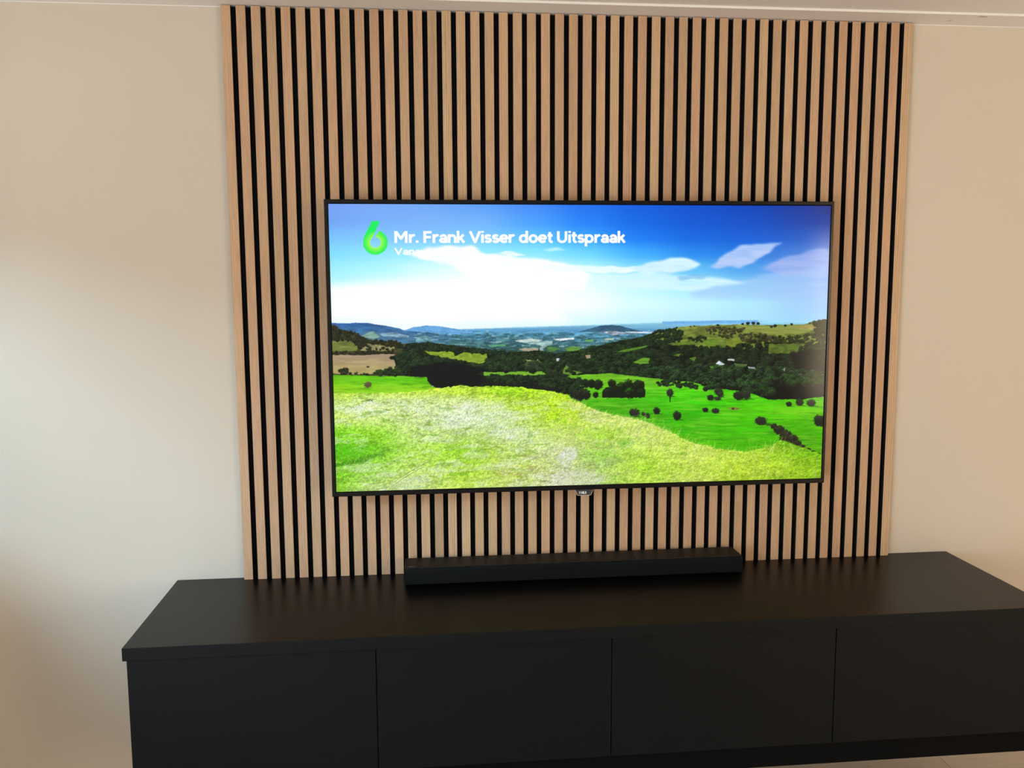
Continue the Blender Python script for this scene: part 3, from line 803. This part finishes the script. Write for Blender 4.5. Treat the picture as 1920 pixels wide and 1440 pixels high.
# foreground turf
fore = [(600, 742), (626, 739), (740, 737), (800, 733), (822, 729), (845, 726), (862, 722), (880, 727), (925, 725), (965, 726), (1000, 730), (1040, 736), (1062, 741), (1068, 748), (1085, 755), (1112, 770), (1150, 779), (1205, 789), (1245, 806), (1290, 828), (1340, 842), (1400, 848), (1440, 838), (1462, 826), (1500, 838), (1560, 862), (1560, 940), (600, 940)]
FG = interp_grid([626, 700, 780, 870, 960, 1050, 1120, 1200, 1300, 1400, 1540], [735, 760, 785, 815, 845, 880, 915], [
    [(185, 235, 50), (195, 238, 80), (205, 242, 80), (200, 240, 70), (170, 225, 40), (190, 235, 50), (200, 235, 80), (180, 220, 80), (150, 215, 50), (120, 200, 30), (90, 180, 15)],
    [(205, 240, 130), (222, 248, 170), (222, 248, 165), (228, 250, 175), (200, 240, 80), (185, 235, 30), (215, 240, 110), (190, 230, 90), (150, 215, 50), (120, 200, 30), (90, 180, 15)],
    [(205, 238, 110), (212, 244, 140), (220, 248, 160), (230, 248, 215), (215, 245, 130), (180, 235, 30), (215, 240, 120), (205, 235, 110), (150, 215, 50), (110, 200, 25), (85, 180, 12)],
    [(125, 215, 25), (150, 222, 45), (200, 240, 125), (210, 242, 140), (220, 245, 185), (200, 238, 110), (165, 225, 50), (205, 235, 110), (190, 228, 80), (110, 205, 25), (80, 175, 10)],
    [(95, 200, 15), (130, 212, 40), (180, 230, 85), (165, 228, 50), (190, 222, 115), (215, 225, 170), (150, 212, 75), (190, 230, 85), (215, 235, 110), (180, 220, 60), (115, 190, 15)],
    [(125, 208, 28), (160, 220, 70), (195, 232, 110), (175, 225, 60), (195, 222, 95), (210, 218, 160), (185, 218, 120), (175, 225, 60), (195, 226, 80), (190, 222, 55), (145, 195, 25)],
    [(135, 208, 40), (195, 228, 130), (210, 236, 140), (190, 226, 85), (205, 220, 130), (220, 220, 195), (175, 210, 105), (185, 220, 85), (210, 222, 115), (165, 208, 42), (125, 172, 26)]])
m_ = blur(pmask(fore, 2, 120, 5), .8)
FM = np.zeros_like(GX, np.float32); FM[m_.sl] = m_.a
base = FG * (1 + ((vnoise(26, 9, 121, 4, .6, .6) - .5) * .40 + (vnoise(4.5, 2.2, 122, 3, .75, .5) - .5) * .8)[..., None])
over(base, FM)
pt = np.clip((vnoise(30, 9, 123, 4, .65, .6) - .53) * 8, 0, 1) * np.clip((1240 - GX) / 200, 0, 1)
over((238, 246, 236), FM * pt * .62 * np.clip((GY - 735) / 30, 0, 1))
dh = np.clip((vnoise(20, 6, 124, 4, .65, .5) - .60) * 9, 0, 1)
over((96, 150, 14), FM * dh * .55)
bn = np.clip((vnoise(24, 7, 126, 4, .65, .5) - .60) * 9, 0, 1) * np.clip((GX - 860) / 120, 0, 1) * np.clip((1240 - GX) / 100, 0, 1) * np.clip((GY - 800) / 50, 0, 1)
over((150, 130, 84), FM * bn * .6)
for pts, cc, a_, b_ in (([(1050, 850), (1070, 835), (1082, 838), (1075, 862), (1062, 880), (1040, 862)], (236, 240, 244), .9, 4), ([(1040, 885), (1090, 880), (1140, 895), (1120, 912), (1030, 912)], (228, 226, 222), .75, 5),
                        ([(870, 760), (940, 752), (975, 790), (930, 815), (880, 790)], (236, 250, 240), .6, 10), ([(655, 768), (676, 760), (682, 768), (670, 772)], (232, 238, 230), .9, 2), ([(680, 755), (700, 752), (702, 758), (685, 761)], (232, 236, 232), .9, 2), ([(686, 752), (700, 751), (700, 753), (688, 755)], (70, 90, 40), .8, 1),
                        ([(626, 870), (660, 862), (720, 845), (722, 850), (680, 868), (628, 876)], (36, 110, 18), .75, 3), ([(624, 840), (700, 830), (720, 840), (660, 862), (624, 866)], (75, 190, 8), .5, 9),
                        ([(735, 905), (780, 890), (800, 905), (790, 918), (735, 918)], (225, 232, 215), .6, 6), ([(1150, 825), (1180, 822), (1190, 832), (1165, 838)], (60, 165, 20), .65, 4), ([(850, 818), (870, 812), (875, 822), (850, 826)], (100, 150, 20), .5, 3),
                        ([(1120, 862), (1150, 856), (1170, 866), (1140, 874)], (150, 170, 120), .6, 5), ([(1000, 790), (1080, 800), (1180, 850), (1100, 850), (1010, 820)], (215, 222, 130), .3, 10)):
    over(cc, blur(pmask(pts, 3, int(pts[0][0])), b_) * (a_ * np.clip(.4 + .9 * vnoise(5, 3, 130, 3), 0, 1) * FM))


def blades(n, box_, length, lean, cols, a, seed, rel=False):
    r = np.random.default_rng(seed)
    x = r.uniform(box_[0], box_[1], n); y = r.uniform(box_[2], box_[3], n)
    iy = np.clip(((y - PY0) * RS).astype(int), 0, PH_ - 1); ix = np.clip(((x - PX0) * RS).astype(int), 0, PW_ - 1)
    k = FM[iy, ix] > .5
    x, y = x[k], y[k]; o = np.argsort(y); x, y = x[o], y[o]; n = len(x)
    L = r.uniform(.4, 1, n) * length * (.5 + .5 * np.clip((y - 730) / 100, 0, 1.2)); ln = lean[0] + r.normal(0, lean[1], n)
    cc = np.array(cols, np.float32)[r.integers(0, len(cols), n)]
    aa = r.uniform(.35, 1, n) * a
    st = max(5, int(length * 1.1))
    for j in range(st):
        t = j / (st - 1)
        px = x + ln * L * t + .25 * ln * L * t * t; py = y - L * t * (1 - .2 * t)
        jx = np.clip(((px - PX0) * RS).astype(int), 0, PW_ - 2); jy = np.clip(((py - PY0) * RS).astype(int), 0, PH_ - 1)
        tgt = np.clip(FG[jy, jx] * cc, 0, 255) if rel else cc
        IMG[jy, jx] += (tgt - IMG[jy, jx]) * (aa * (1 - .4 * t))[:, None]


for q in range(5):                          # layers from dark base blades to bright tips, tinted by the turf they grow in
    blades(8000, (620, 1560, 738, 935), 4.2, (.5, .7), [(.55, .66, .45), (.66, .74, .5), (.5, .58, .6)], .75, 10 + q, True)
    blades(8000, (620, 1560, 738, 935), 3.8, (.5, .7), [(1.25, 1.12, 1.5), (1.15, 1.1, 1.0), (1.35, 1.15, 2.0), (1.1, 1.12, .8)], .8, 20 + q, True)
blades(5000, (620, 1200, 745, 935), 3.2, (.6, 1.0), [(250, 255, 244), (240, 252, 222), (92, 130, 24), (130, 120, 60)], .5, 2)
blades(5200, (880, 1440, 735, 920), 12, (.4, .3), [(225, 250, 90), (245, 252, 160), (175, 232, 30), (245, 240, 175), (120, 180, 16), (90, 150, 12)], .65, 3)
blades(1500, (1040, 1260, 752, 850), 15, (.4, .3), [(250, 235, 200), (252, 250, 205), (205, 175, 120), (240, 245, 150)], .6, 4)
blades(900, (1150, 1470, 790, 905), 30, (.25, .25), [(238, 248, 130), (248, 245, 190), (215, 242, 90), (180, 225, 50)], .6, 5)
blades(70, (1440, 1540, 835, 905), 20, (.1, .25), [(236, 242, 160), (240, 235, 190)], .6, 6)
for x0_, y0_, x1_, y1_ in ((722, 918, 800, 866), (728, 919, 790, 876)):
    for j in range(120):
        t = j / 119; px = x0_ + (x1_ - x0_) * t; py = y0_ + (y1_ - y0_) * (t ** .8)
        jx, jy = int((px - PX0) * RS), int((py - PY0) * RS)
        IMG[jy, jx:jx + 2] = IMG[jy, jx:jx + 2] * .4 + np.array((225, 240, 190)) * .6; IMG[jy + 2, jx:jx + 2] = IMG[jy + 2, jx:jx + 2] * .6 + np.array((60, 110, 20)) * .4
# channel mark: ring with a slanted stem, green graded outward
dd = np.hypot(GX - 703, GY - 455.5)
ringm = np.clip((23.4 - dd) * RS, 0, 1)
sm = blur(pmask([(696.4, 415.2), (711.5, 415.2), (704.7, 430.5), (694.8, 449.5), (681.5, 449.5), (681.6, 445)]), .7)
stem = np.zeros_like(ringm); stem[sm.sl] = sm.a
sm = blur(pmask([(713, 415), (716, 428), (711.2, 431.0), (703.2, 443.8), (701, 448), (697, 446.8), (704.7, 431.0)]), .7)
slit = np.zeros_like(ringm); slit[sm.sl] = sm.a
lm = np.maximum(ringm, stem) * (1 - slit) * np.clip((dd - 9.8) * RS, 0, 1)
tg = np.clip((dd - 10) / 14, 0, 1)[..., None]
over(np.array((165, 255, 75), np.float32) * (1 - tg) + np.array((25, 240, 95), np.float32) * tg, lm)
IMG = np.clip(IMG, 0, 255)

# homography: glass (u right, v down) -> picture coordinates
HC = [(614.5, 383), (1559, 385), (1537, 897), (632, 922.5)]
def homog(src, dst):
    A, B = [], []
    for (x, y), (X, Y) in zip(src, dst):
        A += [[x, y, 1, 0, 0, 0, -X * x, -X * y], [0, 0, 0, x, y, 1, -Y * x, -Y * y]]; B += [X, Y]
    return np.append(np.linalg.solve(np.array(A, float), np.array(B, float)), 1).reshape(3, 3)
H_uv = homog([(0, 0), (1, 0), (1, 1), (0, 1)], HC)
H_inv = np.linalg.inv(H_uv)
def uv_of(x, y):
    q = H_inv @ np.array([x, y, 1.0]); return q[0] / q[2], q[1] / q[2]


# the lit panel: a fine grid that carries the picture as a colour attribute
NU, NV = 1180, 660
uu, vv = np.meshgrid(np.linspace(0, 1, NU), np.linspace(0, 1, NV))
den = H_uv[2, 0] * uu + H_uv[2, 1] * vv + 1
px = (H_uv[0, 0] * uu + H_uv[0, 1] * vv + H_uv[0, 2]) / den
py = (H_uv[1, 0] * uu + H_uv[1, 1] * vv + H_uv[1, 2]) / den
fx, fy = np.clip((px - PX0) * RS - .5, 0, PW_ - 2), np.clip((py - PY0) * RS - .5, 0, PH_ - 2)
ix, iy = fx.astype(int), fy.astype(int); tx, ty = (fx - ix)[..., None], (fy - iy)[..., None]
cimg = (IMG[iy, ix] * (1 - tx) + IMG[iy, ix + 1] * tx) * (1 - ty) + (IMG[iy + 1, ix] * (1 - tx) + IMG[iy + 1, ix + 1] * tx) * ty
cimg = cimg / 255.0
cimg = np.where(cimg <= .04045, cimg / 12.92, ((cimg + .055) / 1.055) ** 2.4)
co = np.empty((NV * NU, 3), np.float32)
co[:, 0] = (SX0 + (SX1 - SX0) * uu).ravel() * S
co[:, 1] = (TY + .0024) * S
co[:, 2] = (SZ1 - (SZ1 - SZ0) * vv).ravel() * S
idg = np.arange(NU * NV).reshape(NV, NU)
quads = np.stack([idg[1:, :-1], idg[1:, 1:], idg[:-1, 1:], idg[:-1, :-1]], -1).reshape(-1).astype(np.int32)
me = bpy.data.meshes.new('screen')
me.vertices.add(NU * NV); me.vertices.foreach_set('co', co.ravel())
nq = (NU - 1) * (NV - 1)
me.loops.add(nq * 4); me.loops.foreach_set('vertex_index', quads)
me.polygons.add(nq); me.polygons.foreach_set('loop_start', np.arange(0, nq * 4, 4, dtype=np.int32)); me.polygons.foreach_set('loop_total', np.full(nq, 4, np.int32))
me.update(calc_edges=True)
at = me.color_attributes.new('picture', 'FLOAT_COLOR', 'POINT')
at.data.foreach_set('color', np.concatenate([cimg.reshape(-1, 3), np.ones((NU * NV, 1))], 1).astype(np.float32).ravel())
M_scr = mat('lit_panel', (.003, .003, .004), .10, .14)
b_ = M_scr.node_tree.nodes['Principled BSDF']
an = nd(M_scr, 'ShaderNodeAttribute'); an.attribute_name = 'picture'
M_scr.node_tree.links.new(an.outputs['Color'], b_.inputs['Emission Color'])
b_.inputs['Emission Strength'].default_value = 1.0
me.materials.append(M_scr)
screen = part(put('screen', me, None, label='lit screen with a green valley, blue sky and a title'), tv)

M_cap = mat('caption_white', (.02, .02, .02), .3, .2)
M_cap.node_tree.nodes['Principled BSDF'].inputs['Emission Color'].default_value = (1, 1, 1, 1)
M_cap.node_tree.nodes['Principled BSDF'].inputs['Emission Strength'].default_value = 1.0


def arc(cx, cy, rx, ry, a0, a1, n=14):
    return [(cx + rx * math.cos(math.radians(a0 + (a1 - a0) * k / n)), cy + ry * math.sin(math.radians(a0 + (a1 - a0) * k / n))) for k in range(n + 1)]


# round geometric letters as centre lines: advance width, strokes (cap height 1)
B = .36
GL = {
    'M': (1.08, [[(.1, 0), (.1, 1)], [(.14, .93), (.49, .36), (.84, .93)], [(.88, 1), (.88, 0)]]),
    'r': (.50, [[(.1, 0), (.1, .73)], arc(.40, .34, .30, .31, 170, 88)]),
    '.': (.30, [[(.12, .02), (.12, .20)]]),
    'F': (.68, [[(.1, 0), (.1, 1)], [(.1, .9), (.62, .9)], [(.1, .49), (.56, .49)]]),
    'a': (.66, [[(.53, 0), (.53, .42)] , arc(.32, .42, .21, .22, 0, 155), arc(.31, .215, .21, .135, 0, 360)]),
    'n': (.68, [[(.1, 0), (.1, .73)], arc(.33, .39, .23, .25, 180, 0) + [(.56, 0)]]),
    'k': (.66, [[(.1, 0), (.1, 1.03)], [(.12, .27), (.52, .70)], [(.27, .42), (.56, .02)]]),
    'V': (.90, [[(.06, .99), (.43, .06), (.80, .99)]]),
    'i': (.24, [[(.1, 0), (.1, .73)], [(.1, .86), (.1, 1.02)]]),
    's': (.58, [arc(.29, .505, .18, .14, 35, 255) + arc(.29, .225, .195, .14, 80, -150)]),
    'e': (.70, [arc(.34, B, .26, .28, 0, 318, 24), [(.08, B), (.60, B)]]),
    'd': (.76, [arc(.34, B, .25, .28, 0, 360, 24), [(.60, 0), (.60, 1.03)]]),
    'o': (.72, [arc(.34, B, .26, .28, 0, 360, 24)]),
    't': (.46, [[(.2, .93), (.2, .24)] + arc(.36, .24, .16, .16, 180, 275, 8), [(.02, .64), (.42, .64)]]),
    'U': (.88, [[(.1, 1), (.1, .38)] + arc(.40, .38, .30, .30, 180, 360) + [(.70, 1)]]),
    'p': (.76, [arc(.36, B, .25, .28, 0, 360, 24), [(.1, -.30), (.1, .73)]]),
    'v': (.62, [[(.05, .72), (.30, .06), (.55, .72)]]),
    ' ': (.30, []),
    '1': (.44, [[(.08, .82), (.26, .92), (.26, 0)]]),
    '9': (.70, [arc(.34, .66, .24, .26, 0, 360, 20), [(.58, .62), (.40, .04)]]),
    '3': (.66, [arc(.30, .73, .20, .19, 140, -80, 12) + arc(.30, .28, .23, .21, 80, -150, 14)]),
    '0': (.76, [arc(.36, .5, .26, .42, 0, 360, 24)]),
    'P': (.66, [[(.1, 0), (.1, 1)], [(.1, .9), (.36, .9)] + arc(.36, .68, .2, .22, 90, -90, 10) + [(.1, .46)]]),
    'H': (.80, [[(.1, 0), (.1, 1)], [(.66, 0), (.66, 1)], [(.1, .5), (.66, .5)]]),
    'I': (.26, [[(.1, 0), (.1, 1)]]),
    'L': (.58, [[(.1, 1), (.1, .1), (.52, .1)]]),
    'S': (.68, [arc(.32, .71, .21, .19, 35, 262) + arc(.32, .30, .23, .2, 82, -150)]),
}


def text_mesh(name, body, wt, x0, x1, z0, z1, y, m, lo=0.0, hi=1.0):
    """stroked letters; glyph heights lo..hi are mapped to z0..z1, total width to x0..x1"""
    P, F = [], []
    pen = 0.0
    for ch in body:
        adv, strokes = GL[ch]
        for st in strokes:
            n = len(st)
            curved = n > 8
            for i in range(n - 1):
                (ax, ay), (bx, by) = st[i], st[i + 1]
                L = math.hypot(bx - ax, by - ay) or 1e-6
                nx, ny = -(by - ay) / L * wt / 2, (bx - ax) / L * wt / 2
                k = len(P)
                P += [(pen + ax + nx, ay + ny), (pen + bx + nx, by + ny), (pen + bx - nx, by - ny), (pen + ax - nx, ay - ny)]
                F.append((k + 3, k + 2, k + 1, k))
                if i:                                   # round joint
                    k = len(P)
                    P += [(pen + ax + wt / 2 * math.cos(q), ay + wt / 2 * math.sin(q)) for q in [j * math.pi / 5 for j in range(10)]]
                    F.append(tuple(range(k, k + 10)))
        pen += adv
    xs = [p[0] for p in P]
    xa, xb = min(xs), max(xs)
    V = [(x0 + (p[0] - xa) / (xb - xa) * (x1 - x0), y, z0 + (p[1] - lo) / (hi - lo) * (z1 - z0)) for p in P]
    return put(name, mesh(name, V, F, m))


def at_px(x, y):
    u, v = uv_of(x, y)
    return SX0 + u * (SX1 - SX0), SZ1 - v * (SZ1 - SZ0)


zb = (at_px(738, 456.2)[1] + at_px(1172, 455.5)[1]) / 2
zt = (at_px(738, 434.0)[1] + at_px(1172, 433.6)[1]) / 2
cap = text_mesh('title', 'Mr. Frank Visser doet Uitspraak', .205, at_px(738.5, 446)[0], at_px(1172.5, 446)[0], zb, zt, TY + .0022, M_cap)
adopt(cap, screen)
cap2 = text_mesh('subtitle', 'Vanavond 19.30', .19, at_px(738.5, 472)[0], at_px(887, 472)[0], at_px(800, 478.5)[1], at_px(800, 465.5)[1], TY + .0022, M_cap)
adopt(cap2, screen)
bpy.context.view_layer.update()

# maker's badge under the frame
part(prism('badge', [(.9672, .2612), (1.0223, .2612), (1.0146, .2440), (.9750, .2440)], TY + .003, TY + .012, M_badge), tv)
badge = [c_ for c_ in tv.children if c_.name.startswith('badge')][0]
badge['label'] = 'small tapered chrome-edged badge'
bpy.context.view_layer.update()
t_ = .0014
for pts in ([(.9672, .2612), (.9672 + t_, .2612), (.9750 + t_, .2440), (.9750 - .0002, .2438)], [(1.0223 - t_, .2612), (1.0223, .2612), (1.0148, .2438), (1.0146 - t_, .2440)],
            [(.9750, .2453), (1.0146, .2453), (1.0146, .2440), (.9750, .2440)]):
    adopt(prism('badge_edge', pts, TY + .002, TY + .0124, M_chrome), badge)
adopt(text_mesh('lettering', 'PHILIPS', .20, .9800, 1.0095, .2485, .2560, TY + .0027, M_letters), badge)

# ------------------------------------------------------------------ soundbar
sbar = thing('soundbar', 'long low matt black soundbar lying on the black sideboard below the television', 'soundbar', (.969, -.09, 0))
BX0, BX1, BY0, BY1, BZ = .4705, 1.4680, -.1350, -.0390, .0530


def rrect(x0, x1, y0, y1, r, n=5):
    P = []
    for cx_, cy_, a0 in ((x1 - r, y0 + r, -90), (x1 - r, y1 - r, 0), (x0 + r, y1 - r, 90), (x0 + r, y0 + r, 180)):
        for k in range(n + 1):
            a = math.radians(a0 + 90 * k / n); P.append((cx_ + r * math.cos(a), cy_ + r * math.sin(a)))
    return P


shell = prism('shell', rrect(BX0, BX1, BY0 + .006, BY1, .007), .0035, BZ, M_bar, axis='z')
bevel(shell.data, .0012, 2)
part(shell, sbar)
# front grille wraps the front, its upper edge rolls back
prof = [(BY0 + .0062, .0045), (BY0 + .001, .0045), (BY0, .007), (BY0, .0440), (BY0 + .0020, .0490), (BY0 + .0062, .0515)]
part(prism('grille', prof, BX0 + .0006, BX1 - .0006, M_grille, axis='x', label='dark woven front grille'), sbar)
part(box('touch_strip', BX0 + .010, BX0 + .030, BY0 + .012, BY0 + .0165, BZ, BZ + .0007, M_glossblk, label='small glossy control strip'), sbar)
for x in (BX0 + .06, BX1 - .06):
    part(box('foot', x - .03, x + .03, BY0 + .02, BY1 - .02, .0001, .0034, M_plinth), sbar)
